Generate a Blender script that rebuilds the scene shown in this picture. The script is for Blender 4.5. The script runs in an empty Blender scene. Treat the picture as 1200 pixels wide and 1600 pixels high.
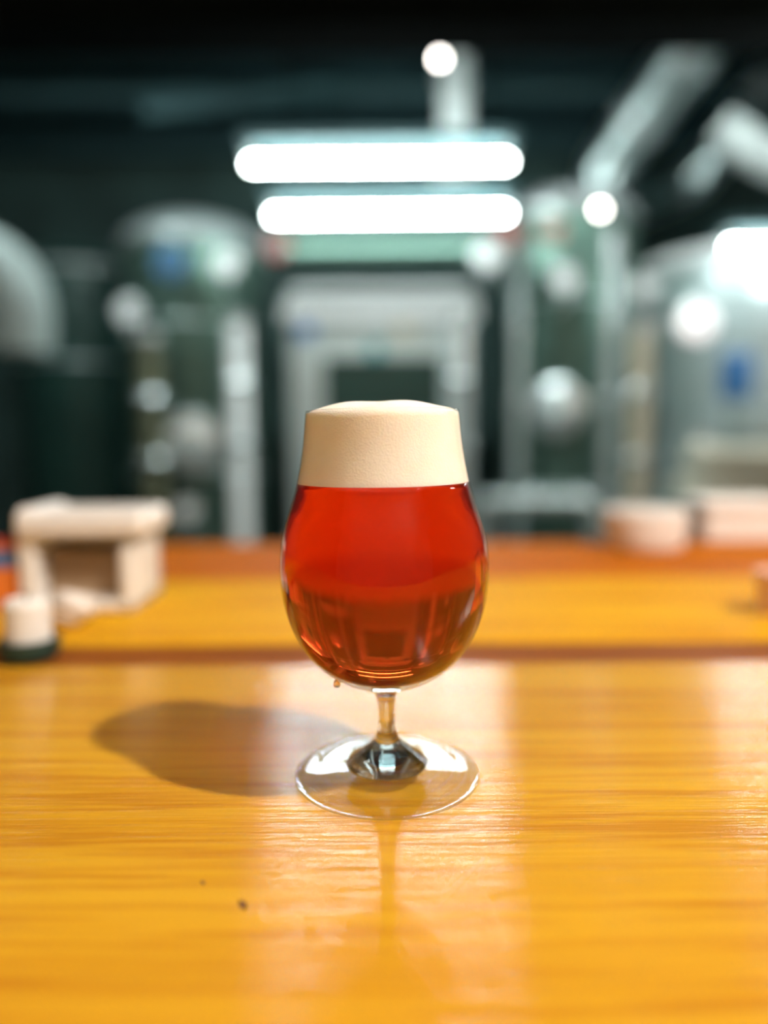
import bpy, bmesh, math, random
from mathutils import Vector, Matrix, Quaternion, Euler
random.seed(7)
R = math.radians
scene = bpy.context.scene
C = scene.collection

# ------------------------------------------------------------------ camera
F = 1600 * 26 / 36.0            # focal length in pixels of the 1200x1600 frame
PITCH = R(6.0)
CAM_Z = 0.138                   # height of the lens above the bar top (bar top is z = 0)
cam_d = bpy.data.cameras.new('camera')
cam = bpy.data.objects.new('camera', cam_d)
C.objects.link(cam)
cam.location = (0, 0, CAM_Z)
q = Euler((math.pi / 2 - PITCH, 0, 0)).to_quaternion() @ Quaternion((0, 0, 1), R(-0.4))
cam.rotation_mode = 'QUATERNION'
cam.rotation_quaternion = q
cam_d.sensor_fit = 'VERTICAL'
cam_d.sensor_height = 36
cam_d.sensor_width = 27
cam_d.lens = 26
cam_d.clip_start = 0.01
cam_d.dof.use_dof = True
cam_d.dof.focus_distance = 0.268
cam_d.dof.aperture_fstop = 1.95
scene.camera = cam

# ------------------------------------------------------------------ world, lights, exposure
world = bpy.data.worlds.new('world')
scene.world = world
world.use_nodes = True
world.node_tree.nodes['Background'].inputs[0].default_value = (0.05, 0.09, 0.10, 1)
world.node_tree.nodes['Background'].inputs[1].default_value = 0.3
KEY_POS = Vector((0.86, -0.15, 1.34))    # the spotlight over the bar
KEY_W = 31
FILL_W = 30
TUBE_L = 82
scene.view_settings.view_transform = 'Standard'
scene.view_settings.look = 'None'
scene.view_settings.gamma = 1
scene.view_settings.use_curve_mapping = False
scene.view_settings.exposure = 0.0
scene.cycles.volume_bounces = 4
scene.cycles.max_bounces = 10
scene.cycles.diffuse_bounces = 3


def at(px, py, Y):
    """world X, Z of the point at distance Y seen at a photo pixel (used to survey sizes)."""
    u = (px - 600) / F
    v = (800 - py) / F
    dy = math.cos(PITCH) + v * math.sin(PITCH)
    dz = -math.sin(PITCH) + v * math.cos(PITCH)
    t = Y / dy
    return t * u, CAM_Z + t * dz


# ------------------------------------------------------------------ materials
def new_mat(name):
    m = bpy.data.materials.new(name)
    m.use_nodes = True
    nt = m.node_tree
    return m, nt, nt.nodes['Principled BSDF'], nt.nodes, nt.links


def N(nt, kind, **kw):
    n = nt.nodes.new(kind)
    for k, v in kw.items():
        setattr(n, k, v)
    return n


def mapping(nt, scale, rot=(0, 0, 0), loc=(0, 0, 0)):
    tc = N(nt, 'ShaderNodeTexCoord')
    mp = N(nt, 'ShaderNodeMapping')
    mp.inputs['Scale'].default_value = scale
    mp.inputs['Rotation'].default_value = rot
    mp.inputs['Location'].default_value = loc
    nt.links.new(tc.outputs['Object'], mp.inputs['Vector'])
    return mp.outputs['Vector']


def noise(nt, vec, scale=1, detail=3, rough=0.5, dist=0):
    n = N(nt, 'ShaderNodeTexNoise')
    n.inputs['Scale'].default_value = scale
    n.inputs['Detail'].default_value = detail
    n.inputs['Roughness'].default_value = rough
    n.inputs['Distortion'].default_value = dist
    nt.links.new(vec, n.inputs['Vector'])
    return n.outputs['Fac']


def ramp(nt, fac, stops):
    r = N(nt, 'ShaderNodeValToRGB')
    el = r.color_ramp.elements
    while len(el) < len(stops):
        el.new(0.5)
    for e, (p, c) in zip(el, stops):
        e.position = p
        e.color = (*c, 1) if len(c) == 3 else c
    nt.links.new(fac, r.inputs['Fac'])
    return r.outputs['Color']


def mix(nt, fac, a, b, blend='MIX'):
    n = N(nt, 'ShaderNodeMix', data_type='RGBA', blend_type=blend)
    for sock, v in ((n.inputs[0], fac), (n.inputs[6], a), (n.inputs[7], b)):
        if hasattr(v, 'is_linked') or hasattr(v, 'links'):
            nt.links.new(v, sock)
        elif isinstance(v, (int, float)):
            sock.default_value = v
        else:
            sock.default_value = (*v, 1)
    return n.outputs[2]


def plain(name, col, rough=0.5, metal=0.0, var=0.12, scale=8, bump=0.0, spec=0.5, coat=0.0):
    """a colour with slight procedural variation"""
    m, nt, b, nodes, L = new_mat(name)
    v = noise(nt, mapping(nt, (scale,) * 3), 1, 4)
    d = tuple(max(0, c * (1 - var)) for c in col)
    u = tuple(min(1, c * (1 + var)) for c in col)
    L.new(ramp(nt, v, [(0.3, d), (0.7, u)]), b.inputs['Base Color'])
    b.inputs['Roughness'].default_value = rough
    b.inputs['Metallic'].default_value = metal
    b.inputs['Specular IOR Level'].default_value = spec
    b.inputs['Coat Weight'].default_value = coat
    if bump:
        bp = N(nt, 'ShaderNodeBump')
        bp.inputs['Strength'].default_value = bump
        bp.inputs['Distance'].default_value = 0.002
        L.new(noise(nt, mapping(nt, (scale * 20,) * 3), 1, 3), bp.inputs['Height'])
        L.new(bp.outputs['Normal'], b.inputs['Normal'])
    return m


def brushed(name, col, rough, streak=(2, 2, 60), metal=0.6):
    m, nt, b, nodes, L = new_mat(name)
    v = noise(nt, mapping(nt, streak), 1, 4)
    L.new(ramp(nt, v, [(0.3, tuple(c * 0.86 for c in col)), (0.7, col)]), b.inputs['Base Color'])
    b.inputs['Metallic'].default_value = metal
    r = N(nt, 'ShaderNodeMapRange')
    r.inputs['To Min'].default_value = rough * 0.8
    r.inputs['To Max'].default_value = rough * 1.25
    L.new(v, r.inputs['Value'])
    L.new(r.outputs['Result'], b.inputs['Roughness'])
    return m


def emit(name, col, strength):
    m, nt, b, nodes, L = new_mat(name)
    b.inputs['Base Color'].default_value = (0.8, 0.8, 0.8, 1)
    b.inputs['Emission Color'].default_value = (*col, 1)
    b.inputs['Emission Strength'].default_value = strength
    return m


def wood(name, light, dark, deep, rough=0.15, off=0.0, bump=1.0, spec=0.65, aniso=0.8):
    """varnished board, grain along X"""
    m, nt, b, nodes, L = new_mat(name)
    # cathedral grain: wavy rings pulled out along the board
    v1 = mapping(nt, (1.1, 13, 13), loc=(off, off * 3.1, 0))
    n1 = noise(nt, v1, 1.0, 5, 0.58, 0.6)
    # slow bands
    n0 = noise(nt, mapping(nt, (0.7, 4.5, 4.5), loc=(off * 1.7, 2 + off, 0)), 1.0, 2, 0.5, 0.4)
    # ring lines
    w = N(nt, 'ShaderNodeTexWave', wave_type='BANDS', bands_direction='Y')
    w.inputs['Scale'].default_value = 7.5
    w.inputs['Distortion'].default_value = 7.0
    w.inputs['Detail'].default_value = 3
    w.inputs['Detail Scale'].default_value = 0.9
    L.new(mapping(nt, (0.55, 2.6, 2.6), loc=(off + 0.3, off, 0)), w.inputs['Vector'])
    # pores
    n2 = noise(nt, mapping(nt, (20, 400, 400), loc=(off, 0, 0)), 1.0, 3, 0.6)
    n3 = noise(nt, mapping(nt, (7, 120, 120), loc=(off, 0, 0)), 1.0, 3, 0.6)
    col = ramp(nt, n0, [(0.30, dark), (0.62, light)])
    lines = ramp(nt, n1, [(0.42, (1, 1, 1)), (0.475, (0, 0, 0)), (0.51, (0, 0, 0)), (0.55, (1, 1, 1))])
    col = mix(nt, lines, mix(nt, 0.24, col, deep), col)
    streak = ramp(nt, n1, [(0.27, (1, 1, 1)), (0.36, (0, 0, 0))])
    col = mix(nt, streak, col, mix(nt, 0.65, col, deep))
    ring = ramp(nt, w.outputs['Fac'], [(0.0, (0.30,) * 3), (0.14, (0, 0, 0))])
    col = mix(nt, ring, col, deep)
    pores = ramp(nt, n3, [(0.34, (0.6,) * 3), (0.48, (0, 0, 0))])
    col = mix(nt, pores, col, deep)
    L.new(col, b.inputs['Base Color'])
    b.inputs['Roughness'].default_value = rough
    b.inputs['Specular IOR Level'].default_value = spec
    b.inputs['Anisotropic'].default_value = aniso
    tg = N(nt, 'ShaderNodeTangent', direction_type='RADIAL', axis='Z')
    # tangent across the board (Y) so the gloss stretches across the grain
    tv = N(nt, 'ShaderNodeCombineXYZ')
    tv.inputs[1].default_value = 1.0
    L.new(tv.outputs[0], b.inputs['Tangent'])
    bp = N(nt, 'ShaderNodeBump')
    bp.inputs['Strength'].default_value = 1.0 * bump
    bp.inputs['Distance'].default_value = 0.00040
    L.new(n2, bp.inputs['Height'])
    bp2 = N(nt, 'ShaderNodeBump')
    bp2.inputs['Strength'].default_value = 0.5 * bump
    bp2.inputs['Distance'].default_value = 0.0007
    L.new(n3, bp2.inputs['Height'])
    L.new(bp.outputs['Normal'], bp2.inputs['Normal'])
    L.new(bp2.outputs['Normal'], b.inputs['Normal'])
    return m


def clear(name, ior, col=(1, 1, 1), rough=0.0, absorb=None, density=0, haze=0):
    m, nt, b, nodes, L = new_mat(name)
    b.inputs['Base Color'].default_value = (*col, 1)
    b.inputs['Transmission Weight'].default_value = 1
    b.inputs['IOR'].default_value = ior
    b.inputs['Roughness'].default_value = rough
    if absorb:
        va = N(nt, 'ShaderNodeVolumeAbsorption')
        va.inputs['Color'].default_value = (*absorb, 1)
        va.inputs['Density'].default_value = density
        if haze:
            vs = N(nt, 'ShaderNodeVolumeScatter')
            vs.inputs['Color'].default_value = (1.0, 0.75, 0.5, 1)
            vs.inputs['Density'].default_value = haze
            ad = N(nt, 'ShaderNodeAddShader')
            L.new(va.outputs[0], ad.inputs[0])
            L.new(vs.outputs[0], ad.inputs[1])
            va = ad
        L.new(va.outputs[0], nodes['Material Output'].inputs['Volume'])
    return m


def thin_glass(name, refract=0.0, f0=0.02):
    """thin-walled clear glass: mirror reflection by angle, otherwise clear; optional share of true refraction"""
    m, nt, b, nodes, L = new_mat(name)
    nodes.remove(b)
    lw = N(nt, 'ShaderNodeLayerWeight')
    p = N(nt, 'ShaderNodeMath', operation='POWER')
    p.inputs[1].default_value = 5.0
    L.new(lw.outputs['Facing'], p.inputs[0])
    f = N(nt, 'ShaderNodeMath', operation='MULTIPLY_ADD')
    f.inputs[1].default_value = 0.90
    f.inputs[2].default_value = f0
    L.new(p.outputs[0], f.inputs[0])
    t = N(nt, 'ShaderNodeBsdfTransparent')
    t.inputs[0].default_value = (0.985, 0.99, 0.99, 1)
    g = N(nt, 'ShaderNodeBsdfGlossy')
    g.inputs['Roughness'].default_value = 0.0
    mx = N(nt, 'ShaderNodeMixShader')
    L.new(f.outputs[0], mx.inputs[0])
    L.new(t.outputs[0], mx.inputs[1])
    L.new(g.outputs[0], mx.inputs[2])
    out = mx.outputs[0]
    if refract:
        gb = N(nt, 'ShaderNodeBsdfGlass')
        gb.inputs['IOR'].default_value = 1.5
        gb.inputs['Roughness'].default_value = 0.0
        m2 = N(nt, 'ShaderNodeMixShader')
        m2.inputs[0].default_value = refract
        L.new(out, m2.inputs[1])
        L.new(gb.outputs[0], m2.inputs[2])
        out = m2.outputs[0]
    L.new(out, nodes['Material Output'].inputs['Surface'])
    return m


def foam_mat():
    m, nt, b, nodes, L = new_mat('beer_foam')
    v = noise(nt, mapping(nt, (60, 60, 60)), 1, 3)
    L.new(ramp(nt, v, [(0.3, (0.96, 0.86, 0.76)), (0.7, (0.98, 0.91, 0.84))]), b.inputs['Base Color'])
    b.inputs['Roughness'].default_value = 0.75
    b.inputs['Specular IOR Level'].default_value = 0.25
    b.inputs['Subsurface Weight'].default_value = 0.45
    b.inputs['Subsurface Radius'].default_value = (1.0, 0.7, 0.45)
    b.inputs['Subsurface Scale'].default_value = 0.006
    vo = N(nt, 'ShaderNodeTexVoronoi')
    vo.inputs['Scale'].default_value = 1400
    L.new(mapping(nt, (1, 1, 1)), vo.inputs['Vector'])
    bp = N(nt, 'ShaderNodeBump')
    bp.inputs['Strength'].default_value = 0.35
    bp.inputs['Distance'].default_value = 0.0003
    L.new(vo.outputs['Distance'], bp.inputs['Height'])
    L.new(bp.outputs['Normal'], b.inputs['Normal'])
    return m


M = {
    'bar_wood': wood('honey_varnished_wood', (0.70, 0.40, 0.026), (0.63, 0.315, 0.016), (0.46, 0.17, 0.009)),
    'back_wood': wood('pale_varnished_wood', (0.80, 0.46, 0.018), (0.69, 0.34, 0.012), (0.45, 0.13, 0.006), off=3.3, rough=0.55, spec=0.04, aniso=0.3),
    'amber_wood': wood('amber_varnished_wood', (0.62, 0.20, 0.012), (0.50, 0.13, 0.008), (0.30, 0.06, 0.004), off=6.1, rough=0.55, spec=0.04, aniso=0.3),
    'trim_wood': wood('dark_brown_wood', (0.36, 0.12, 0.018), (0.28, 0.085, 0.012), (0.15, 0.04, 0.006), off=9.7, rough=0.6, spec=0.2),
    'glass': clear('clear_glass', 1.5),
    'thin_glass': thin_glass('thin_clear_glass'),
    'foot_glass': thin_glass('clear_foot_glass', 0.15, 0.045),
    'beer': clear('amber_beer', 1.34, col=(1.0, 0.40, 0.18), absorb=(0.966, 0.46, 0.20), density=55, haze=5),
    'water': clear('beer_drop', 1.33, col=(1, 0.75, 0.4)),
    'foam': foam_mat(),
    'steel': brushed('stainless_steel', (0.60, 0.68, 0.68), 0.30),
    'steel_bright': brushed('polished_stainless', (0.78, 0.82, 0.83), 0.20),
    'steel_dull': brushed('dull_stainless', (0.40, 0.50, 0.47), 0.42),
    'duct': brushed('galvanised_duct', (0.62, 0.72, 0.72), 0.30, (3, 3, 3), 0.97),
    'steel_dark': brushed('dark_stainless', (0.12, 0.20, 0.165), 0.38, metal=0.75),  # stainless with a darker, greener base colour
    'white': plain('white_plastic', (0.86, 0.86, 0.86), 0.45, var=0.05),
    'paper': plain('white_paper', (0.80, 0.76, 0.73), 0.8, var=0.06, bump=0.2),
    'kraft': plain('kraft_card', (0.42, 0.30, 0.19), 0.8, var=0.15),
    'white_duct': plain('white_lagging', (0.62, 0.66, 0.65), 0.6, var=0.1),
    'grey_lagging': plain('grey_lagging', (0.30, 0.35, 0.34), 0.6, var=0.1),
    'black': plain('black_paint', (0.002, 0.004, 0.004), 0.9, var=0.3, spec=0.05),
    'screen': plain('dark_screen', (0.010, 0.030, 0.024), 0.35, var=0.2),
    'dark_green': plain('dark_green_surface', (0.012, 0.040, 0.033), 0.4, var=0.25),
    'olive': plain('olive_lagging', (0.10, 0.10, 0.055), 0.6, var=0.2),
    'beige': plain('beige_paint', (0.52, 0.45, 0.34), 0.55, var=0.1),
    'sack': plain('paper_sack', (0.46, 0.42, 0.33), 0.85, var=0.15, bump=0.3),
    'blue': plain('blue_enamel', (0.03, 0.16, 0.42), 0.35, var=0.15),
    'teal': plain('teal_plastic', (0.02, 0.22, 0.24), 0.35, var=0.15),
    'red': plain('red_enamel', (0.50, 0.06, 0.05), 0.4, var=0.15),
    'orange': plain('orange_print', (0.75, 0.20, 0.03), 0.5, var=0.1),
    'pink': plain('pink_card', (0.88, 0.58, 0.48), 0.6, var=0.06),
    'rubber': plain('black_rubber', (0.012, 0.018, 0.018), 0.7, var=0.2),
    'tube': emit('fluorescent_tube', (0.86, 1.0, 0.98), TUBE_L),
    'bulb': emit('bare_bulb', (1.0, 0.93, 0.86), 40),
    'wall': plain('dark_teal_wall', (0.045, 0.085, 0.078), 0.8, var=0.3, scale=2),
    'ceiling': plain('dark_teal_ceiling', (0.018, 0.055, 0.066), 0.8, var=0.25, scale=2),
    'plaster': plain('warm_plaster', (0.62, 0.54, 0.46), 0.9, var=0.08, scale=2),
    'floor': plain('sealed_concrete', (0.06, 0.075, 0.07), 0.35, var=0.25, scale=1.5),
    'joist': plain('painted_joist', (0.025, 0.065, 0.072), 0.7, var=0.2, scale=3),
    'scratch': plain('pale_scratch', (0.85, 0.56, 0.22), 0.5),
    'speck': plain('dark_speck', (0.10, 0.03, 0.008), 0.6, var=0.2),
}


# ------------------------------------------------------------------ mesh helpers
class MB:
    """collects simple solids into one mesh"""

    def __init__(self):
        self.bm = bmesh.new()

    def box(self, c, s, bevel=0.0, rz=0.0, rx=0.0, ry=0.0, seg=1):
        b = bmesh.new()
        bmesh.ops.create_cube(b, size=1)
        bmesh.ops.scale(b, vec=s, verts=b.verts)
        if bevel:
            bmesh.ops.bevel(b, geom=list(b.edges), offset=bevel, segments=seg, affect='EDGES', profile=0.5)
        mt = Matrix.Translation(c) @ Euler((rx, ry, rz)).to_matrix().to_4x4()
        return self.merge(b, mt)

    def merge(self, b, mt=None):
        if mt is not None:
            bmesh.ops.transform(b, matrix=mt, verts=b.verts)
        me = bpy.data.meshes.new('t')
        b.to_mesh(me)
        b.free()
        self.bm.from_mesh(me)
        bpy.data.meshes.remove(me)
        return self

    def lathe(self, prof, seg=48, c=(0, 0, 0), axis='Z', mt=None):
        """prof: list of (r, z); r = 0 closes an end"""
        b = bmesh.new()
        rings = []
        for r, z in prof:
            if r < 1e-9:
                rings.append([b.verts.new((0, 0, z))])
            else:
                rings.append([b.verts.new((r * math.cos(2 * math.pi * k / seg), r * math.sin(2 * math.pi * k / seg), z))
                              for k in range(seg)])
        for A, B in zip(rings, rings[1:]):
            if len(A) == 1 and len(B) == 1:
                continue
            for k in range(seg):
                j = (k + 1) % seg
                if len(A) == 1:
                    b.faces.new((A[0], B[j], B[k]))
                elif len(B) == 1:
                    b.faces.new((A[k], A[j], B[0]))
                else:
                    b.faces.new((A[k], A[j], B[j], B[k]))
        bmesh.ops.recalc_face_normals(b, faces=b.faces)
        t = Matrix.Translation(c)
        if axis == 'Y':
            t = t @ Matrix.Rotation(R(90), 4, 'X')      # profile z runs towards -Y (to the viewer)
        elif axis == 'X':
            t = t @ Matrix.Rotation(R(90), 4, 'Y')
        if mt is not None:
            t = t @ mt
        return self.merge(b, t)

    def cyl(self, p0, p1, r, seg=24, r1=None):
        p0, p1 = Vector(p0), Vector(p1)
        d = p1 - p0
        rot = d.to_track_quat('Z', 'Y').to_matrix().to_4x4()
        r1 = r if r1 is None else r1
        h = d.length
        b = MB()
        b.lathe([(0, 0), (r, 0), (r1, h), (0, h)], seg)
        return self.merge(b.bm, Matrix.Translation(p0) @ rot)

    def pipe(self, pts, r, seg=20, bend=0.0, bn=6):
        """round tube along a polyline whose corners are rounded by 'bend'"""
        P = [Vector(p) for p in pts]
        path = [P[0]]
        for i in range(1, len(P) - 1):
            a = (P[i - 1] - P[i]).normalized()
            c = (P[i + 1] - P[i]).normalized()
            if bend:
                s, e = P[i] + a * bend, P[i] + c * bend
                for k in range(bn + 1):
                    t = k / bn
                    path.append(s * (1 - t) ** 2 + P[i] * 2 * t * (1 - t) + e * t * t)
            else:
                path.append(P[i])
        path.append(P[-1])
        b = bmesh.new()
        up = Vector((0.123, 0.456, 0.88)).normalized()
        rings = []
        for i, p in enumerate(path):
            d = (path[min(i + 1, len(path) - 1)] - path[max(i - 1, 0)]).normalized()
            x = d.cross(up).normalized()
            up = x.cross(d).normalized()
            rings.append([b.verts.new(p + r * (x * math.cos(2 * math.pi * k / seg) + up * math.sin(2 * math.pi * k / seg)))
                          for k in range(seg)])
        for A, B in zip(rings, rings[1:]):
            for k in range(seg):
                j = (k + 1) % seg
                b.faces.new((A[k], A[j], B[j], B[k]))
        b.faces.new(rings[0][::-1])
        b.faces.new(rings[-1])
        bmesh.ops.recalc_face_normals(b, faces=b.faces)
        return self.merge(b)

    def torus(self, c, Rm, r, axis='Z', seg=40, s2=10):
        prof = [(Rm + r * math.cos(2 * math.pi * k / s2), r * math.sin(2 * math.pi * k / s2)) for k in range(s2 + 1)]
        return self.lathe(prof, seg, c, axis)

    def build(self, name, mat, parent=None, smooth=28, loc=None):
        bmesh.ops.remove_doubles(self.bm, verts=self.bm.verts, dist=1e-7)
        me = bpy.data.meshes.new(name)
        if loc is not None:
            bmesh.ops.translate(self.bm, vec=-Vector(loc), verts=self.bm.verts)
        self.bm.to_mesh(me)
        self.bm.free()
        me.materials.append(M[mat] if isinstance(mat, str) else mat)
        if smooth == 180:
            me.polygons.foreach_set('use_smooth', [True] * len(me.polygons))
        elif smooth:
            me.polygons.foreach_set('use_smooth', [True] * len(me.polygons))
            me.set_sharp_from_angle(angle=R(smooth))
        o = bpy.data.objects.new(name, me)
        C.objects.link(o)
        if loc is not None:
            o.location = loc
        if parent:
            o.parent = parent
        return o


def thing(name, label, cat, loc, group=None, rot=(0, 0, 0)):
    o = bpy.data.objects.new(name, None)
    o.empty_display_size = 0.05
    C.objects.link(o)
    o.location = loc
    o.rotation_euler = rot
    return tag(o, label, cat, group)


def tag(o, label=None, cat=None, group=None, kind=None):
    for k, v in (('label', label), ('category', cat), ('group', group), ('kind', kind)):
        if v:
            o[k] = v
    return o


def struct(o):
    o['kind'] = 'structure'
    return o


# ------------------------------------------------------------------ the room
FZ, CZ = -1.05, 2.45
XL, XR, YB, YF = -4.2, 4.2, 6.4, -3.0
struct(MB().box((0, (YB + YF) / 2, FZ - 0.05), (XR - XL, YB - YF, 0.1)).build('floor', 'floor'))
struct(MB().box((0, (YB + 2.3) / 2, CZ + 0.05), (XR - XL, YB - 2.3, 0.1)).build('ceiling', 'ceiling'))
struct(MB().box((0, (2.3 + YF) / 2, CZ + 0.05), (XR - XL, 2.3 - YF, 0.1)).build('ceiling', 'plaster'))
struct(MB().box((0, YB + 0.05, (FZ + CZ) / 2), (XR - XL, 0.1, CZ - FZ)).build('wall_back', 'wall'))
struct(MB().box((XL - 0.05, (YB + YF) / 2, (FZ + CZ) / 2), (0.1, YB - YF, CZ - FZ)).build('wall_left', 'wall'))
struct(MB().box((XR + 0.05, (YB + YF) / 2, (FZ + CZ) / 2), (0.1, YB - YF, CZ - FZ)).build('wall_right', 'wall'))
struct(MB().box((0, YF - 0.05, (FZ + CZ) / 2), (XR - XL, 0.1, CZ - FZ)).build('wall_front', 'plaster'))
# black header over the service opening, top edge of the picture
hx, hz = at(600, 34, 2.3)
struct(MB().box((0, 2.4, (hz + CZ) / 2), (XR - XL, 0.2, CZ - hz), 0.01).build('trim_1', 'black'))
# a slim steel column against the back wall
cx, _ = at(990, 150, 6.0)
struct(MB().box((cx, 6.0, (FZ + CZ) / 2), (0.16, 0.16, CZ - FZ), 0.008).build('trim_2', 'joist'))
# ceiling joists with slanting braces
for i, y in enumerate((3.3, 4.2, 5.1, 6.0)):
    struct(MB().box((0, y, CZ - 0.07), (XR - XL, 0.08, 0.14), 0.005).build('trim_%d' % (3 + i), 'joist'))
br = MB().cyl((-1.3, 4.25, CZ - 0.55), (-0.2, 5.05, CZ - 0.05), 0.05)
struct(br.build('trim_7', 'joist'))

# ------------------------------------------------------------------ the bar
bar = thing('bar_counter', 'honey coloured varnished wooden bar counter under the beer glass', 'bar', (0, 0.3, FZ))
BW = 3.2
E0, E1, E2, E3 = 0.436, 0.484, 0.70, 0.940


def child_box(name, c, s, bev, mat, parent, **kw):
    o = MB().box((0, 0, 0), s, bev, **kw).build(name, mat)
    o.parent = parent
    o.location = Vector(c) - parent.location
    return o


child_box('top_board', (0, (E0 - 0.22) / 2, -0.02), (BW, E0 + 0.22, 0.04), 0.002, 'bar_wood', bar)
child_box('gap_strip', (0, (E0 + E1) / 2, -0.021), (BW, E1 - E0 - 0.001, 0.038), 0.001, 'trim_wood', bar)  # fills the gap between boards; its darkness is put into the brown colour
child_box('board', (0, (E1 + E2) / 2, -0.02), (BW, E2 - E1 - 0.001, 0.04), 0.002, 'back_wood', bar)
child_box('board', (0, (E2 + E3) / 2, -0.02), (BW, E3 - E2 - 0.001, 0.04), 0.003, 'amber_wood', bar)
child_box('front_panel', (0, -0.10, -0.545), (BW - 0.04, 0.03, 1.009), 0.002, 'trim_wood', bar)
child_box('back_panel', (0, 0.88, -0.545), (BW - 0.04, 0.03, 1.009), 0.002, 'trim_wood', bar)
for sx in (-1, 1):
    child_box('end_panel', (sx * (BW / 2 - 0.04), 0.39, -0.545), (0.03, 0.945, 1.009), 0.002, 'trim_wood', bar)
# nicks and a scratch in the varnish
for px, py, w in ((375, 1412, 0.0016), (313, 1377, 0.0008)):
    u = math.atan((py - 800) / F) + PITCH
    y = CAM_Z / math.tan(u)
    x, _ = at(px, py, y)
    b = MB()
    b.lathe([(0, 0.00005), (w * 0.7, 0.00022), (w, 0.0), (0, -0.0003)], 9)
    o = b.build('nick', 'speck', bar)
    o.location = Vector((x, y, 0)) - bar.location
    o.scale = (0.7, 1.6, 1)
    o.rotation_euler = (0, 0, 0.5)

def bar_point(px, py):
    y = CAM_Z / math.tan(math.atan((py - 800) / F) + PITCH)
    return at(px, py, y)[0], y


for (ax, ay), (bx_, by_) in (((680, 1412), (752, 1342)), ((742, 1362), (752, 1352))):
    (x0, y0), (x1, y1) = bar_point(ax, ay), bar_point(bx_, by_)
    L_ = math.hypot(x1 - x0, y1 - y0)
    o = MB().box((0, 0, 0), (L_, 0.00022, 0.00006)).build('scratch', 'scratch', bar)
    o.location = Vector(((x0 + x1) / 2, (y0 + y1) / 2, 0.00002)) - bar.location
    o.rotation_euler = (0, 0, math.atan2(y1 - y0, x1 - x0))

# ------------------------------------------------------------------ the beer glass
GD = 0.288                       # distance of the glass from the lens


def survey(hw, py):
    """radius and height of a silhouette point on the glass"""
    _, z = at(600, py, GD)
    v = (800 - py) / F
    t = GD / (math.cos(PITCH) + v * math.sin(PITCH))
    rt = hw / F * t
    return rt / math.sqrt(1 + (rt / GD) ** 2), z


def spline(pts, n):
    """Catmull-Rom through (r, z) points"""
    out = []
    P = [pts[0]] + pts + [pts[-1]]
    for i in range(1, len(P) - 2):
        for k in range(n):
            t = k / n
            o = []
            for d in (0, 1):
                a, b, c, e = P[i - 1][d], P[i][d], P[i + 1][d], P[i + 2][d]
                o.append(0.5 * (2 * b + (c - a) * t + (2 * a - 5 * b + 4 * c - e) * t * t + (3 * b - a - 3 * c + e) * t ** 3))
            out.append(tuple(o))
    out.append(pts[-1])
    return out


bowl = [survey(*p) for p in ((120, 645), (125.5, 700), (134.5, 752), (144.2, 787), (154.7, 820), (161.7, 850),
                             (163.9, 886), (161.4, 920), (154.2, 953), (141, 986), (122, 1016), (98, 1040), (66, 1060))]
RIM_Z = bowl[0][1]
bot_r, bot_z = bowl[-1]
stem_top = bot_z - 0.0042
outer = bowl + [(0.0088, stem_top + 0.0012), (0.0047, stem_top - 0.0015)]
_, zn = at(600, 1122, GD)
outer += [(0.0036, stem_top - 0.0050), (0.0031, zn), (0.0038, zn - 0.0045), (0.0052, 0.0152), (0.0080, 0.0124),
          (0.0114, 0.0098), (0.0165, 0.0060)]
outer = spline(outer, 6)
zf = outer[-1][1]
FR = 0.0372
foot = spline([outer[-1], (0.0200, zf - 0.0013), (0.026, 0.0036), (0.0345, 0.0025), (FR - 0.0006, 0.0021)], 14)[1:]
# the faint rings of blown glass
foot = [(r, z + 0.00014 * math.sin(2 * math.pi * (r - 0.0165) / 0.0052) * min(1, (r - 0.0165) / 0.002) * min(1, (FR - r) / 0.002)) for r, z in foot]
edge = [(FR - 0.0002, 0.0018), (FR, 0.0012), (FR - 0.0002, 0.0006), (FR - 0.0010, 0.0002)]
under = [(0.0335, 0.0002), (0.030, 0.0005), (0.018, 0.0011), (0.008, 0.0016), (0, 0.0018)]
# inside wall, from the rim down
WALL = 0.0007
dense = spline(bowl, 6)
inner = []
for i, (r, z) in enumerate(dense):
    a, c = dense[max(i - 1, 0)], dense[min(i + 1, len(dense) - 1)]
    tr, tz = c[0] - a[0], c[1] - a[1]
    l = math.hypot(tr, tz)
    w = WALL + max(0, (0.055 - z)) * 0.05
    inner.append((r + tz / l * w, z - tr / l * w))
in_bot = bot_z + 0.0018
inner = [p for p in inner if p[1] > in_bot + 0.002]
rb = inner[-1][0]
zb = inner[-1][1]
inner += [(rb * 0.80, zb - 0.0021), (rb * 0.55, zb - 0.0037), (rb * 0.28, zb - 0.0046), (0, zb - 0.0049)]
rim = [(inner[0][0] + 0.0002, RIM_Z + 0.0005), ((inner[0][0] + outer[0][0]) / 2, RIM_Z + 0.0007), (outer[0][0] - 0.0002, RIM_Z + 0.0005)]
beerglass = thing('beer_glass', 'stemmed tulip beer glass of red amber ale standing on the bar', 'glass', (0.0006, GD, 0.0003),
                  rot=(0, R(-0.4), 0))
si = max(i for i, p in enumerate(outer) if p[1] > stem_top - 0.001)
MB().lathe(inner[::-1] + rim + outer[:si + 1], 128).build('bowl', 'thin_glass', beerglass, smooth=180)
MB().lathe([(0, outer[si][1])] + outer[si:] + [(outer[-1][0] * 0.985, zf - 0.0010), (0, zf - 0.0018)], 96).build('stem', 'glass', beerglass, smooth=60)
MB().lathe([(0, zf - 0.0022), (outer[-1][0] * 0.99, zf - 0.0004)] + foot + edge + under, 128).build('foot', 'foot_glass', beerglass, smooth=60)

OV = 0.00035                     # the beer wets the wall
_, BEER_Z = at(600, 752, GD)


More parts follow.
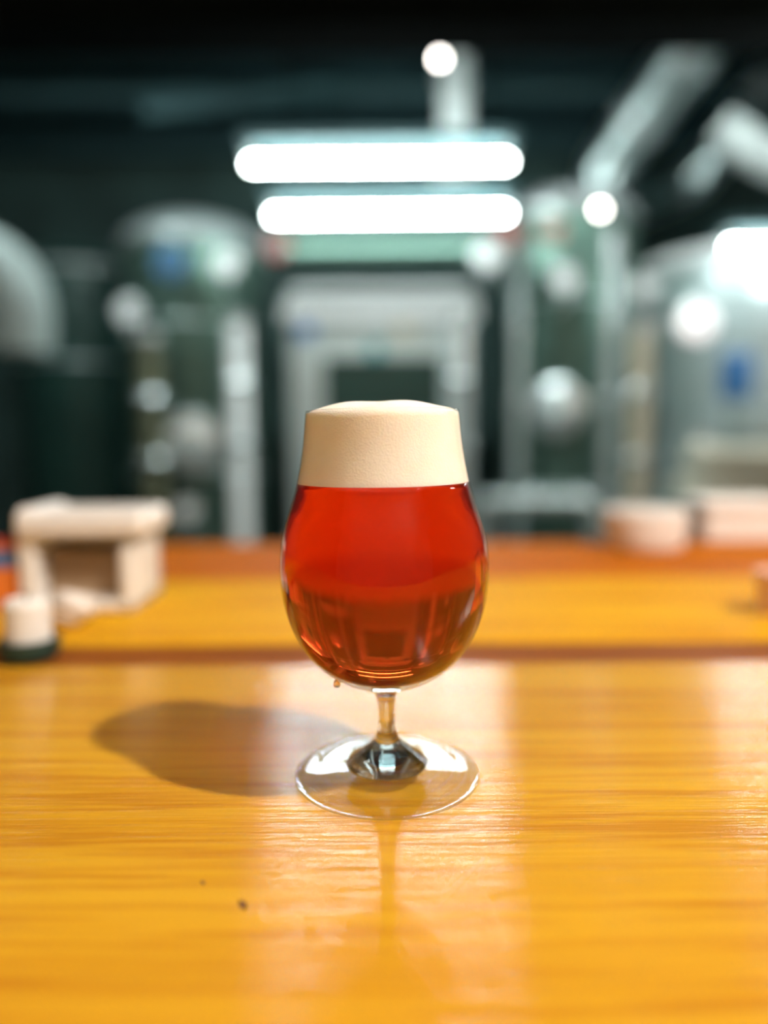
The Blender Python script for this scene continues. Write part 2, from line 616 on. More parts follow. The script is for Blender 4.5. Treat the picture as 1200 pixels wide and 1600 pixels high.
def inner_r(z):
    for (r0, z0), (r1, z1) in zip(inner, inner[1:]):
        if z1 <= z <= z0:
            t = (z0 - z) / (z0 - z1 + 1e-12)
            return r0 + (r1 - r0) * t
    return inner[0][0]


bp = [(inner_r(BEER_Z) + OV, BEER_Z)] + [(r + (OV if r else 0), z - OV) for r, z in inner if z < BEER_Z - 0.0004]
beer = MB().lathe([(0, BEER_Z)] + bp, 128).build('beer', 'beer', beerglass, smooth=180)
beer['label'] = 'clear red amber ale filling the bowl'
fz0 = BEER_Z - 0.0004
fp = [(0, fz0), (inner_r(fz0) + OV * 1.5, fz0)]
n = 14
for i in range(n + 1):
    z = fz0 + (RIM_Z - 0.0004 - fz0) * i / n
    fp.append((inner_r(z) + OV * 1.5, z))
r0 = inner[0][0]
_, fz1 = at(600, 630, GD)
for i in range(1, 13):
    a = i / 12
    fp.append((r0 * (1 - a) if i < 12 else 0, RIM_Z + 0.0004 + (fz1 - RIM_Z) * (1 - (1 - a) ** 2.4)))
fo = MB().lathe(fp, 96)
for v in fo.bm.verts:
    if v.co.z > RIM_Z + 0.0003:
        k = min(1, (v.co.z - RIM_Z) / 0.002)
        v.co.z += k * 0.0003 * math.sin(v.co.x * 260 + 1.3 * math.sin(v.co.y * 210)) - k * 0.0002 * math.sin(v.co.y * 330)
fo = fo.build('foam_head', 'foam', beerglass, smooth=60)
fo['label'] = 'thick cream coloured foam head'
# a drop hanging under the bowl
dx, dz = -0.0190, bot_z + 0.0012
dr = MB().lathe([(0, -0.0016), (0.0010, -0.0012), (0.0014, -0.0003), (0.0011, 0.0009), (0.0005, 0.0016), (0, 0.0019)], 16,
                (dx, -0.010, dz)).build('drop', 'water', beerglass)

# ------------------------------------------------------------------ lamps over the bar side
def bar_lamp(name, label, pos, aim, watts, col, size, kind='SPOT'):
    pos = Vector(pos)
    t = thing(name, label, 'lamp', (pos.x, pos.y, CZ))
    d = (Vector(aim) - pos).normalized()
    rot = (-d).to_track_quat('Z', 'Y').to_matrix().to_4x4()
    top = Vector((pos.x, pos.y, CZ))
    up = pos - d * 0.10
    b = MB()
    b.cyl((0, 0, -0.03), (0, 0, 0), 0.06)
    b.build('ceiling_rose', 'black', t)
    MB().cyl(up - top, (0, 0, -0.02), 0.009, 12).build('rod', 'black', t)
    b = MB().lathe([(0.035, 0.12), (0.05, 0.10), (0.075, -0.03), (0.071, -0.03), (0.046, 0.095), (0, 0.10), (0, 0.12), (0.035, 0.12)], 32, mt=None)
    sh = MB()
    sh.merge(b.bm, Matrix.Translation(pos - top) @ rot)
    sh.build('lamp_shade', 'black', t)
    ld = bpy.data.lights.new('bulb', kind)
    ld.energy = watts
    ld.color = col
    ld.shadow_soft_size = size
    if kind == 'SPOT':
        ld.spot_size = R(100)
        ld.spot_blend = 0.5
    lo = bpy.data.objects.new('bulb', ld)
    C.objects.link(lo)
    lo.parent = t
    lo.location = pos - top + d * 0.0
    lo.rotation_mode = 'QUATERNION'
    lo.rotation_quaternion = (-d).to_track_quat('Z', 'Y')
    return lo


bar_lamp('spot_lamp', 'black spotlight hanging over the right of the bar', KEY_POS, (0, GD, 0.06), KEY_W * 4, (1.0, 0.90, 0.78), 0.028)
def globe_lamp(label, x, y, z, watts, r=0.11):
    t = thing('globe_lamp', label, 'lamp', (x, y, CZ), 'opal globe lamps in the bar room')
    MB().cyl((0, 0, -0.03), (0, 0, 0), 0.06).build('ceiling_rose', 'black', t)
    MB().cyl((0, 0, z + r - CZ), (0, 0, -0.02), 0.006, 10).build('rod', 'black', t)
    MB().lathe([(0, r + 0.03), (0.05, r + 0.03), (0.06, r - 0.015), (0.055, r - 0.015), (0.045, r + 0.02), (0, r + 0.02)], 28,
               (0, 0, z - CZ)).build('cap', 'black', t)
    # radiance of an even globe of that power
    g = emit('opal_globe', (1.0, 0.86, 0.70), watts / (4 * math.pi ** 2 * r * r))
    MB().lathe([(r * math.sin(math.pi * k / 20) if 0 < k < 20 else 0, -r * math.cos(math.pi * k / 20)) for k in range(21)], 40,
               (0, 0, z - CZ)).build('globe', g, t, smooth=180)


globe_lamp('opal globe lamp over the right end of the bar', 2.3, 1.0, 1.02, FILL_W * 1.3, 0.19)


def uplight(label, x, y, z, watts, r=0.10):  # unseen lamp added for soft fill on the bar via the ceiling
    t = thing('fill_uplight', label, 'lamp', (x, y, CZ), 'added fill uplights behind the camera')
    MB().cyl((0, 0, -0.03), (0, 0, 0), 0.06).build('ceiling_rose', 'black', t)
    for k in range(3):
        a = k * 2.094
        MB().cyl((0.15 * math.cos(a), 0.15 * math.sin(a), z - CZ + 0.08), (0, 0, -0.02), 0.003, 8).build('chain', 'black', t)
    MB().lathe([(0, -0.06), (0.09, -0.05), (0.15, 0.0), (0.18, 0.09), (0.175, 0.09), (0.145, 0.005), (0.085, -0.045), (0, -0.055)], 40,
               (0, 0, z - CZ)).build('bowl_shade', 'black', t)
    g = emit('fill_uplight_bulb', (1.0, 0.86, 0.70), watts / (4 * math.pi ** 2 * 0.05 ** 2))
    MB().lathe([(0.05 * math.sin(math.pi * k / 12) if 0 < k < 12 else 0, -0.05 * math.cos(math.pi * k / 12)) for k in range(13)], 24,
               (0, 0, z - CZ + 0.025)).build('bulb', g, t, smooth=180)


uplight('added black bowl fill uplight behind the camera on the left', -1.3, -0.9, 1.5, FILL_W * 5)
uplight('added black bowl fill uplight behind the camera on the right', 1.3, -1.5, 1.5, FILL_W * 5)

# ------------------------------------------------------------------ fluorescent lamps in the brewery
def tube_lamp(label, c, l, Y, z, slope=0.0, offs=(0.0,)):
    t = thing('tube_lamp', label, 'lamp', (c, Y, z), 'fluorescent tube lamps', (0, -slope, 0))
    for oy in offs:
        MB().cyl((-l / 2, oy, 0), (l / 2, oy, 0), 0.014, 20).build('tube', 'tube', t)
    for s in (-1, 1):
        for oy in offs:
            MB().cyl((s * l / 2, oy, 0), (s * (l / 2 + 0.012), oy, 0), 0.0142, 16).build('end_cap', 'white', t)
            MB().box((s * (l / 2 + 0.004), oy, 0.035), (0.02, 0.022, 0.075), 0.003).build('lamp_holder', 'white', t)
        MB().cyl((s * l * 0.36, 0, 0.11), (s * l * 0.36, 0, CZ - z - 0.02), 0.003, 8).build('suspension_wire', 'black', t)
    MB().box((0, 0, 0.085), (l + 0.06, 0.17, 0.045), 0.006).build('housing', 'joist', t)
    return t


tube_lamp('upper long glowing fluorescent tube hanging from the ceiling', -0.012, 1.2, 3.6, at(0, 254, 3.6)[1], R(0.1))
tube_lamp('lower glowing fluorescent tube just above the steel header pipe', 0.04, 1.2, 3.95, at(0, 335, 3.95)[1], R(0.2))
tube_lamp('glowing fluorescent tube cut off by the right edge', at(1140, 390, 3.78)[0] + 0.6, 1.2, 3.78, at(0, 390, 3.78)[1])
# row of unseen tube lamps added to brighten the tanks, behind the black header
tube_lamp('added unseen fluorescent fill tube behind the header on the left', -1.7, 1.2, 2.95, 2.2, 0.0, (-0.06, 0.0, 0.06))
tube_lamp('added unseen fluorescent fill tube behind the header in the middle', 0.0, 1.2, 2.95, 2.2, 0.0, (-0.06, 0.0, 0.06))
tube_lamp('added unseen fluorescent fill tube behind the header on the right', 1.7, 1.2, 2.95, 2.2, 0.0, (-0.06, 0.0, 0.06))


def bulb_lamp(label, px, py, Y, r):
    x, z = at(px, py, Y)
    t = thing('bulb_lamp', label, 'lamp', (x, Y, z), 'small round bulbs')
    MB().lathe([(0, -r), (r * 0.7, -r * 0.7), (r, 0), (r * 0.75, r * 0.7), (r * 0.4, r * 1.2), (0, r * 1.3)], 20).build('bulb', 'bulb', t)
    MB().lathe([(0, r * 2.4), (r * 0.5, r * 2.4), (r * 0.5, r * 1.1), (0, r * 1.1)], 16).build('socket', 'black', t)
    MB().cyl((0, 0, r * 2.3), (0, 0, CZ - z), 0.004, 8).build('cord', 'black', t)


bulb_lamp('small round bulb hanging high beside the pale vent pipe', 692, 93, 4.0, 0.014)
bulb_lamp('small round bulb above the kettle where the slanting duct starts', 941, 330, 3.9, 0.013)


# ------------------------------------------------------------------ brewery equipment
def gauge(label, px, py, Y, r, stem_to=None, dial='white'):
    x, z = at(px, py, Y)
    t = thing('pressure_gauge', label, 'gauge', (x, Y, z), 'round gauges on the brewing vessels')
    MB().lathe([(0, -0.025), (r, -0.025), (r, 0.012), (r * 0.88, 0.016), (r * 0.86, 0.010), (0, 0.010)], 32, axis='Y').build('case', 'steel_bright', t)
    d = MB().lathe([(0, 0.0105), (r * 0.85, 0.0105), (r * 0.85, 0.0125), (0, 0.0125)], 32, axis='Y').build('dial', dial, t)
    MB().box((r * 0.2, -0.0135, r * 0.2), (r * 0.8, 0.002, 0.004), ry=R(-45)).build('needle', 'black', d)
    MB().cyl((0, 0, -r * 0.9), (0, 0, -r - 0.06), 0.010, 12).build('stem', 'steel', t)
    MB().cyl((0, 0, -r - 0.06), (0, (stem_to or 0.25), -r - 0.06), 0.010, 12).build('branch_pipe', 'steel', t)
    return t


def wheel_valve(name, label, px, py, Y, r, mat, back=0.2):
    x, z = at(px, py, Y)
    t = thing(name, label, 'valve', (x, Y, z))
    w = MB().torus((0, 0, 0), r, r * 0.16, 'Y', 28, 8)
    for k in range(4):
        a = k * math.pi / 2 + 0.4
        w.cyl((0, 0, 0), (r * math.cos(a), 0, r * math.sin(a)), r * 0.10, 8)
    w.lathe([(0, -r * 0.2), (r * 0.3, -r * 0.2), (r * 0.3, r * 0.2), (0, r * 0.2)], 16, axis='Y')
    w.build('hand_wheel', mat, t)
    MB().cyl((0, 0, 0), (0, back, 0), 0.012, 12).build('spindle', 'steel', t)
    MB().lathe([(0, -back - 0.05), (r * 0.5, -back - 0.05), (r * 0.55, -back), (r * 0.35, -back + 0.05), (0, -back + 0.05)], 16, axis='Y').build('valve_body', 'steel', t)
    return t


def vessel(name, label, x, Y, r, z_shoulder, dome, mats, manway=None, legs=True, neck=None, bands=(), cone=False, rim=(0.016, 'steel_bright')):
    body, domem = mats
    t = thing(name, label, 'tank', (x, Y, FZ))
    zb = 0.42
    zs = z_shoulder - FZ
    bprof = [(0, zb - (0.28 if cone else 0.06)), (r * 0.25, zb - (0.25 if cone else 0.055)), (r * 0.985, zb), (r, zb + 0.02), (r, zs - 0.02), (0, zs - 0.02)]
    MB().lathe(bprof, 64).build('body', body, t, smooth=30)
    d = [(r * 1.0, zs - 0.03)]
    for k in range(0, 11):
        a = k / 10 * math.pi / 2
        d.append((r * math.cos(a) if k < 10 else 0, zs + dome * math.sin(a)))
    MB().lathe([(0, zs - 0.03)] + d, 64).build('dome', domem, t, smooth=40)
    MB().torus((0, 0, zs), r * 1.01, rim[0], 'Z', 64, 12).build('rim_ring', rim[1], t)
    for bz in bands:
        MB().torus((0, 0, bz - FZ), r * 1.002, 0.010, 'Z', 64, 8).build('band', 'steel', t)
    if neck:
        MB().lathe([(0, zs + dome * 0.85), (neck, zs + dome * 0.85), (neck, zs + dome + 0.12), (neck * 1.25, zs + dome + 0.12),
                    (neck * 1.25, zs + dome + 0.15), (0, zs + dome + 0.15)], 32).build('neck', 'steel_bright', t)
    if manway:
        ax, mz, mr = manway          # angle from the viewer's direction, height, radius
        a = -math.pi / 2 + ax
        c = Vector((math.cos(a) * r, math.sin(a) * r, mz - FZ))
        rot = Vector((math.cos(a), math.sin(a), 0)).to_track_quat('Z', 'Y').to_matrix().to_4x4()
        b = MB()
        b2 = MB().lathe([(0, -0.06), (mr, -0.06), (mr, 0.04), (mr * 1.12, 0.04), (mr * 1.12, 0.06), (mr * 0.9, 0.075), (0, 0.10)], 36)
        b.merge(b2.bm, Matrix.Translation(c) @ rot)
        mw = b.build('manway', 'steel_bright', t)
        b = MB()
        b2 = MB().torus((0, 0, 0.14), mr * 0.35, 0.012, 'Z', 24, 8)
        b2.cyl((0, 0, 0.08), (0, 0, 0.15), 0.014, 12)
        b2.cyl((-mr * 0.35, 0, 0.14), (mr * 0.35, 0, 0.14), 0.009, 8)
        b.merge(b2.bm, Matrix.Translation(c) @ rot)
        b.build('manway_wheel', 'steel', mw)
    if legs:
        for k in range(4):
            a = math.pi / 4 + k * math.pi / 2
            lg = MB().cyl((r * 0.8 * math.cos(a), r * 0.8 * math.sin(a), 0.015), (r * 0.8 * math.cos(a), r * 0.8 * math.sin(a), zb + 0.05), 0.035, 16)
            lg.cyl((r * 0.8 * math.cos(a), r * 0.8 * math.sin(a), 0), (r * 0.8 * math.cos(a), r * 0.8 * math.sin(a), 0.016), 0.06, 16)
            lg.build('leg', 'steel', t)
    return t


# left mash vessel, right kettle, far right fermenter, dark tank on the far left
x, zs = at(305, 392, 4.75)
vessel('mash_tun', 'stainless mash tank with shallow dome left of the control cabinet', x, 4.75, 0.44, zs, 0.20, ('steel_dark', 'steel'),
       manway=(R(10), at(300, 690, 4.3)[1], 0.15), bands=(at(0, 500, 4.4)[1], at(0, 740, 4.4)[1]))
x, zs = at(893, 352, 4.75)
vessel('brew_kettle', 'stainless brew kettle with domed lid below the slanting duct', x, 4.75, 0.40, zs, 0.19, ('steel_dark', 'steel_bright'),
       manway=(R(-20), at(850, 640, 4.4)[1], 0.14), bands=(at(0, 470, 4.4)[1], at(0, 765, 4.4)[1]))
x, _ = at(1230, 398, 4.9)
zs = at(1160, 374, 3.95)[1]
vessel('fermenter', 'wide bright stainless fermenter tank at the right edge', x, 4.9, 0.95, zs, 0.03, ('steel', 'steel_bright'),
       manway=(R(-5), at(1090, 512, 4.0)[1], 0.17), bands=(at(0, 450, 3.9)[1], at(0, 640, 3.9)[1]), cone=True, rim=(0.042, 'white'))  # rim ring made white: its lamp highlight is put into the colour
x, zs = at(130, 430, 5.2)
vessel('storage_tank', 'dark green storage tank at far left', x, 5.2, 0.42, zs, 0.16, ('dark_green', 'dark_green'),
       bands=(at(0, 560, 4.8)[1],))  # body and dome share one dark green base colour

# control cabinet in the middle
cxl, cz1 = at(452, 448, 4.45)
cxr, _ = at(740, 448, 4.45)
cw = cxr - cxl
cab = thing('control_cabinet', 'stainless brewhouse control cabinet with dark screen behind the beer', 'cabinet', ((cxl + cxr) / 2, 4.45, FZ))
hgt = cz1 - FZ
MB().box((0, 0.2, hgt / 2 + 0.04), (cw, 0.4, hgt - 0.14), 0.012).build('body', 'steel', cab)
MB().box((0, 0.16, hgt - 0.07), (cw * 1.06, 0.52, 0.11), 0.02, rx=R(22)).build('sloped_hood', 'white', cab)
sx0, sz0 = at(507, 557, 4.43)
sx1, sz1 = at(693, 720, 4.43)
bx = (cxl + cxr) / 2
MB().box(((sx0 + sx1) / 2 - bx, -0.006, (sz0 + sz1) / 2 - FZ), (sx1 - sx0, 0.02, sz0 - sz1), 0.006).build('screen', 'screen', cab)
MB().box((0, -0.004, sz1 - FZ - 0.42), (cw * 0.86, 0.02, 0.66), 0.008).build('door', 'steel_dull', cab)
MB().cyl((cw * 0.36, -0.035, sz1 - FZ - 0.5), (cw * 0.36, -0.035, sz1 - FZ - 0.34), 0.010, 12).build('door_handle', 'steel_bright', cab)
for px, py, mt, rr in ((588, 548, 'teal', 0.045), (480, 515, 'blue', 0.05), (632, 512, 'beige', 0.055)):
    x, z = at(px, py, 4.42)
    MB().lathe([(0, 0), (rr, 0), (rr, 0.02), (rr * 0.8, 0.035), (0, 0.035)], 20, (x - bx, 0.0, z - FZ), 'Y').build('button', mt, cab)
for s in (-1, 1):
    for y in (0.05, 0.35):
        MB().cyl((s * cw * 0.44, y, 0), (s * cw * 0.44, y, 0.12), 0.025, 12).build('foot', 'rubber', cab)

# steel header pipe under the lower lamp
x0, z = at(428, 390, 4.15)
x1, _ = at(800, 390, 4.15)
hp = thing('header_pipe', 'thick horizontal stainless header pipe below the lower tube lamp', 'pipe', ((x0 + x1) / 2, 4.15, z))
hl = x1 - x0
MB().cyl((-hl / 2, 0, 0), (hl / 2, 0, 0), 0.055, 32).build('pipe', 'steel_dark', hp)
for s in (-1, 1):
    MB().lathe([(0, 0.0), (0.085, 0.0), (0.085, 0.03), (0, 0.03)], 28, (s * hl / 2 - 0.015, 0, 0), 'X').build('flange', 'steel', hp)
    MB().cyl((s * hl * 0.40, 0, 0.05), (s * hl * 0.40, 0, CZ - z), 0.006, 10).build('hanger_rod', 'black', hp)
for i, (px, py, lab) in enumerate(((435, 385, 'red hand wheel at the left end of the header pipe'),
                                   (800, 366, 'red hand wheel at the right end of the header pipe'),
                                   (868, 362, 'red hand wheel in front of the kettle dome'))):
    wheel_valve('hand_wheel_valve', lab, px, py, 3.95 if i < 2 else 4.2, 0.05, 'red', 0.05)
wheel_valve('hand_wheel_valve', 'blue hand wheel in front of the mash tank dome', 270, 405, 4.15, 0.075, 'blue', 0.08)

gauge('white dial gauge between the blue wheel and the header pipe', 356, 412, 4.15, 0.075, 0.12)
gauge('white dial gauge low at the left shoulder of the mash tank', 204, 484, 4.2, 0.075, 0.08)
gauge('white dial gauge at the right end below the lower lamp', 764, 402, 3.99, 0.075, 0.05)
gauge('pale dial gauge on the front of the brew kettle', 885, 438, 4.15, 0.075, 0.16)
gauge('white dial gauge beside the fermenter low at the right', 1100, 700, 3.75, 0.06, 0.12)
gauge('white dial gauge left of the fermenter shoulder', 1010, 452, 3.9, 0.06, 0.1)
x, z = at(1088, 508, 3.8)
t = thing('glow_disc', 'added glowing disc for the bright spot in front of the fermenter', 'lamp', (x, 3.8, z))  # added glowing disc, stands in for the bright spot at the fermenter
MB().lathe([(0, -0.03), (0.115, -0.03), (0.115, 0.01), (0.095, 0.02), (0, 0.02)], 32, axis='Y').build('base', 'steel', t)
MB().lathe([(0.094, 0.02), (0.085, 0.05), (0.05, 0.07), (0, 0.075)][::-1] + [(0, 0.018)], 32, axis='Y').build('glow_face', emit('spot_glow', (1.0, 0.95, 0.95), 1.0), t)
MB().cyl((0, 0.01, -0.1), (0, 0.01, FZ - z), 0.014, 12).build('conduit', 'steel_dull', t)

# upright pipes
def upright(label, px, Y, py0, r, mat, top=None, name='upright_pipe'):
    x, z = at(px, py0, Y)
    t = thing(name, label, 'pipe', (x, Y, FZ))
    h = z - FZ
    MB().cyl((0, 0, 0), (0, 0, h), r, 24).build('pipe', mat, t)
    MB().lathe([(0, 0), (r * 1.9, 0), (r * 1.9, 0.02), (0, 0.02)], 24).build('base_plate', 'steel', t)
    for k, f in enumerate((0.62, 0.82)):
        MB().lathe([(0, -0.02), (r * 1.3, -0.02), (r * 1.45, 0), (r * 1.3, 0.02), (0, 0.02)], 24, (0, 0, h * f)).build('clamp', 'steel_bright', t)
    MB().lathe([(0, 0), (r * 1.15, 0), (r * 1.15, 0.03), (r * 0.6, 0.06), (0, 0.065)], 24, (0, 0, h)).build('cap', 'steel_bright', t)
    return t


upright('white upright pipe standing in for the lamp highlight on the mash tank', 372, 4.2, 505, 0.055, 'white')  # white pipe imitates the tube's reflection on the mash tank
upright('stainless upright pipe just right of the control cabinet', 722, 4.15, 500, 0.05, 'steel_bright')
upright('beige upright pipe between the kettle and the fermenter', 1006, 3.85, 520, 0.05, 'beige')
upright('slim stainless pipe on the right side of the kettle', 962, 4.1, 380, 0.035, 'steel_bright')
upright('olive lagged upright pipe on the left of the mash tank', 235, 4.15, 530, 0.06, 'olive')
upright('slim stainless pipe between the header pipe and the kettle', 815, 4.25, 400, 0.03, 'steel')

# pale vent pipe from the ceiling behind the lamps
x, z0 = at(715, 240, 4.35)
vp = thing('vent_pipe', 'pale vertical vent pipe rising behind the upper tube lamp', 'pipe', (x, 4.35, CZ))
MB().cyl((0, 0, 0), (0, 0, z0 - CZ), 0.085, 32).build('pipe', 'white_duct', vp)
MB().lathe([(0, 0), (0.11, 0), (0.11, 0.03), (0, 0.03)], 32, (0, 0, (z0 - CZ) * 0.5)).build('collar', 'steel', vp)
MB().lathe([(0, -0.12), (0.14, -0.12), (0.086, 0.0), (0, 0)], 32, (0, 0, z0 - CZ)).build('hood', 'white_duct', vp)

# slanting duct up to the right with its elbow on the kettle
def duct(name, label, pts, r, mat, bend, joints=()):
    t = thing(name, label, 'duct', pts[0])
    o = Vector(pts[0])
    P = [Vector(p) - o for p in pts]
    MB().pipe(P, r, 40, bend, 10).build('duct_pipe', mat, t, smooth=50)
    for i, f in joints:
        d = (P[i + 1] - P[i])
        c = P[i] + d * f
        d = d.normalized()
        MB().cyl(c - d * 0.02, c + d * 0.02, r * 1.06, 40).build('joint_ring', 'steel_bright', t)
    return t


kx, kz = at(893, 352, 4.75)
ktop = kz + 0.19 + 0.012
db = at(1135, 20, 4.1)
duct('steam_duct', 'fat galvanised duct slanting up to the right from the kettle',
     [(kx + 0.20, 4.75, ktop), (kx + 0.20, 4.75, ktop + 0.13), (db[0], 4.1, db[1])], 0.155, 'duct', 0.12, ((1, 0.35), (1, 0.75)))
ra = at(1290, 20, 4.9)
rb_ = at(1090, 285, 4.9)
duct('branch_duct', 'second grey duct slanting behind the fat galvanised one',
     [(ra[0], 4.9, ra[1]), (rb_[0], 4.9, rb_[1]), (rb_[0] - 0.1, 5.6, rb_[1] + 0.05)], 0.12, 'duct', 0.16, ((0, 0.5),))
ea, eb, ec = at(1265, 290, 4.2), at(1215, 265, 4.2), at(1145, 190, 4.2)
duct('elbow_duct', 'short bent pale duct at the right edge above the fermenter',
     [(ea[0] + 0.3, 4.2, ea[1]), (eb[0] + 0.02, 4.2, eb[1]), (ec[0], 4.3, ec[1])], 0.10, 'white_duct', 0.18)
la, lb, lc = at(-220, 350, 3.4), at(40, 420, 3.4), at(36, 545, 3.4)
duct('lagged_duct', 'pale lagged duct bending down at the left edge',
     [(la[0], 3.4, la[1] + 0.05), (lb[0], 3.4, lb[1]), (lc[0], 3.4, lc[1])], 0.135, 'grey_lagging', 0.24)

# low pump and pipe run, crates and sacks near the floor line of the view
lx, lz = at(800, 785, 4.0)
pr = thing('pipe_run', 'low horizontal pipe run in front of the brew kettle', 'pipe', (lx, 4.0, lz))
MB().pipe([(-0.15, 0, 0), (0.45, 0, 0), (0.45, 0, FZ - lz)], 0.045, bend=0.1).build('pipe', 'steel', pr)
MB().pipe([(-0.15, 0, 0), (-0.15, 0, FZ - lz)], 0.045).build('pipe', 'steel', pr)
for f in (0.1, 0.35):
    MB().lathe([(0, -0.02), (0.065, -0.02), (0.065, 0.02), (0, 0.02)], 20, (f, 0, 0), 'X').build('clamp', 'steel_bright', pr)
gauge('small grey gauge low in front of the mash tank', 292, 795, 3.9, 0.06, 0.2)


def sack(label, px, py, Y, s, rz):
    x, z = at(px, py, Y)
    b = MB()
    b.box((0, 0, 0), s, min(s) * 0.42, seg=5)
    for v in b.bm.verts:
        v.co.z += 0.012 * math.sin(v.co.x * 19 + px) * math.cos(v.co.y * 15)
    o = b.build('grain_sack', 'sack')
    o.location = (x, Y, z)
    o.rotation_euler = (0, 0, rz)
    return tag(o, label, 'sack', 'grain sacks on the rack')


rx, rz_ = at(1150, 790, 3.55)
rack = thing('pallet_rack', 'low steel rack holding the grain sacks at right', 'rack', (rx, 3.55, FZ))
MB().box((0, 0, rz_ - FZ - 0.02), (0.62, 0.44, 0.04), 0.004).build('shelf', 'steel_dull', rack)
MB().box((0, 0, 0.3), (0.62, 0.44, 0.03), 0.004).build('shelf', 'steel_dull', rack)
for sx in (-1, 1):
    for sy in (-1, 1):
        MB().box((sx * 0.295, sy * 0.205, (rz_ - FZ - 0.04) / 2), (0.035, 0.035, rz_ - FZ - 0.04), 0.003).build('post', 'steel_dull', rack)
sack('lower beige grain sack lying on the rack at right', 1150, 768, 3.55, (0.52, 0.36, 0.13), 0.05)
sack('upper beige grain sack lying on another sack at right', 1160, 722, 3.55, (0.48, 0.34, 0.13), -0.08)

bxx, bzz = at(1152, 592, 3.86)
o = MB().box((0, 0, 0), (0.15, 0.05, 0.24), 0.02, seg=3)
t = thing('junction_box', 'blue junction box in front of the fermenter', 'box', (bxx, 3.86, bzz))
o.build('box', 'blue', t)
MB().box((0, -0.03, 0), (0.11, 0.012, 0.19), 0.006).build('cover', 'blue', t)
MB().cyl((0, 0.02, -0.11), (0, 0.02, FZ - bzz), 0.018, 12).build('conduit', 'steel_dull', t)

# ------------------------------------------------------------------ small things on the bar
def on_bar(px, py):
    y = CAM_Z / math.tan(math.atan((py - 800) / F) + PITCH)
    return at(px, py, y)[0], y


x, y = on_bar(146, 938)
cd = thing('napkin_caddy', 'white open napkin caddy standing on the back board at left', 'caddy', (x, y, 0.0005))
W_, D_, H_ = 0.092, 0.07, 0.078
MB().box((0, 0, 0.004), (W_, D_, 0.008), 0.002).build('base', 'white', cd)
MB().box((-W_ / 2 + 0.008, 0, H_ / 2), (0.016, D_, H_ + 0.008), 0.004).build('side_panel', 'white', cd)
MB().box((W_ / 2 - 0.006, 0, 0.026), (0.012, D_, 0.052), 0.003).build('side_panel', 'white', cd)
MB().box((0, D_ / 2 - 0.004, 0.036), (W_, 0.008, 0.066), 0.002).build('back_panel', 'white', cd)
MB().box((0.006, -0.004, H_ - 0.009), (W_ + 0.008, D_ + 0.004, 0.020), 0.004).build('top_rail', 'white', cd)
for k in range(5):
    o = MB().box((0, 0.006, 0.013 + k * 0.0075), (W_ - 0.034, D_ - 0.022, 0.0065), 0.0015, rz=R(random.uniform(-3, 3))).build('napkin', 'kraft')
    o.location = (x, y, 0.0)
    tag(o, ('bottom', 'second lowest', 'middle', 'second highest', 'topmost')[k] + ' kraft paper napkin of the stack inside the white caddy', 'napkin', 'kraft napkins in the caddy')
x, y = on_bar(112, 972)
b = bmesh.new()
bmesh.ops.create_icosphere(b, subdivisions=4, radius=0.016)
for v in b.verts:
    p = v.co * 160
    v.co *= 1 + 0.16 * math.sin(p.x * 1.3 + 2 * math.sin(p.y)) * math.cos(p.z * 1.7) + 0.08 * math.sin(p.y * 2.9 + p.z)
    v.co.z *= 0.72
zmin = min(v.co.z for v in b.verts)
mb = MB()
mb.merge(b)
o = mb.build('crumpled_tissue', 'paper', smooth=25)
o.location = (x, y, -zmin)
tag(o, 'crumpled white tissue in front of the white caddy', 'tissue')
x, y = on_bar(38, 1026)
sh = thing('candle_holder', 'small dark green holder with white candle at the left edge', 'candle', (x, y + 0.006, 0.0))
MB().lathe([(0, 0), (0.0165, 0), (0.0185, 0.003), (0.0185, 0.012), (0.0160, 0.012), (0.0155, 0.006), (0, 0.006)], 40).build('holder', 'dark_green', sh)
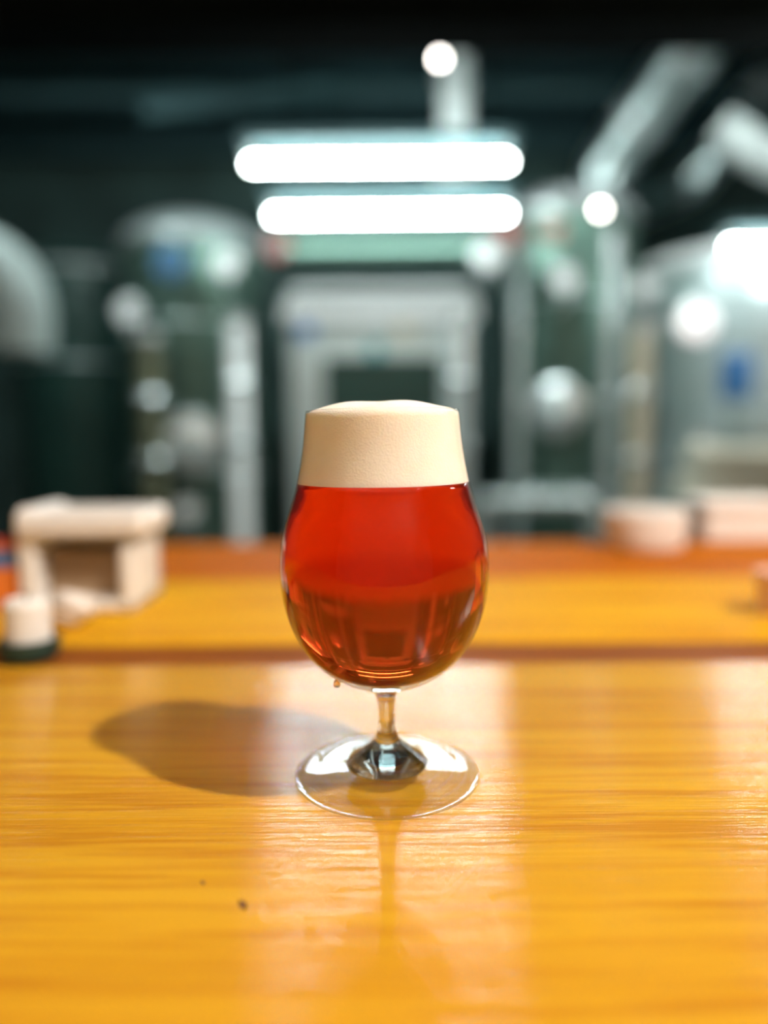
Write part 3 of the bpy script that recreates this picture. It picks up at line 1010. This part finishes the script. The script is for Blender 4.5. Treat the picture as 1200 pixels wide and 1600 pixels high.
MB().lathe([(0, 0.0062), (0.0138, 0.0062), (0.0138, 0.034), (0.0120, 0.037), (0.0030, 0.0362), (0, 0.0360)], 40).build('candle', 'white', sh)
MB().cyl((0, 0, 0.0358), (0.0008, 0, 0.041), 0.0007, 8).build('wick', 'black', sh)
x, y = on_bar(6, 948)
pk = thing('snack_packet', 'orange and blue snack packet cut off by the left edge', 'packet', (x, y, 0.0), rot=(0, 0, R(14)))
b = MB().box((0, 0, 0.026), (0.038, 0.014, 0.052), 0.006, seg=3)
b.build('pouch', 'orange', pk)
MB().box((0, -0.0075, 0.042), (0.032, 0.001, 0.013), 0.0003).build('blue_panel', 'blue', pk)
MB().box((0, 0, 0.0545), (0.038, 0.0025, 0.006), 0.0005).build('crimp', 'red', pk)

# right: tub, lidded box, pink cup
x, y = on_bar(1006, 859)
tb = thing('sauce_tub', 'rounded white tub on the far edge of the bar', 'tub', (x, y, 0.0))
MB().lathe([(0, 0), (0.036, 0), (0.044, 0.004), (0.047, 0.012), (0.0475, 0.040), (0.045, 0.040), (0.043, 0.014), (0, 0.006)], 48).build('bowl', 'white', tb)
MB().lathe([(0, 0.040), (0.0482, 0.040), (0.0482, 0.045), (0.044, 0.048), (0, 0.049)], 48).build('lid', 'white', tb)
x, y = on_bar(1150, 848)
lb_ = thing('lidded_box', 'white lidded box on the far edge of the bar at right', 'box', (x, y + 0.01, 0.0))
MB().box((0, 0, 0.019), (0.100, 0.07, 0.038), 0.004).build('box_body', 'white', lb_)
MB().box((0, 0, 0.046), (0.106, 0.076, 0.016), 0.004).build('lid', 'white', lb_)
x, y = on_bar(1212, 962)
pc = thing('paper_cup', 'small pink paper cup cut off by the right edge', 'cup', (x, y, 0.0))
MB().lathe([(0, 0), (0.0125, 0), (0.0165, 0.032), (0.0155, 0.032), (0.0118, 0.003), (0, 0.003)], 36).build('cup', 'pink', pc)
MB().torus((0, 0, 0.032), 0.0163, 0.0009, 'Z', 36, 8).build('rolled_rim', 'pink', pc)
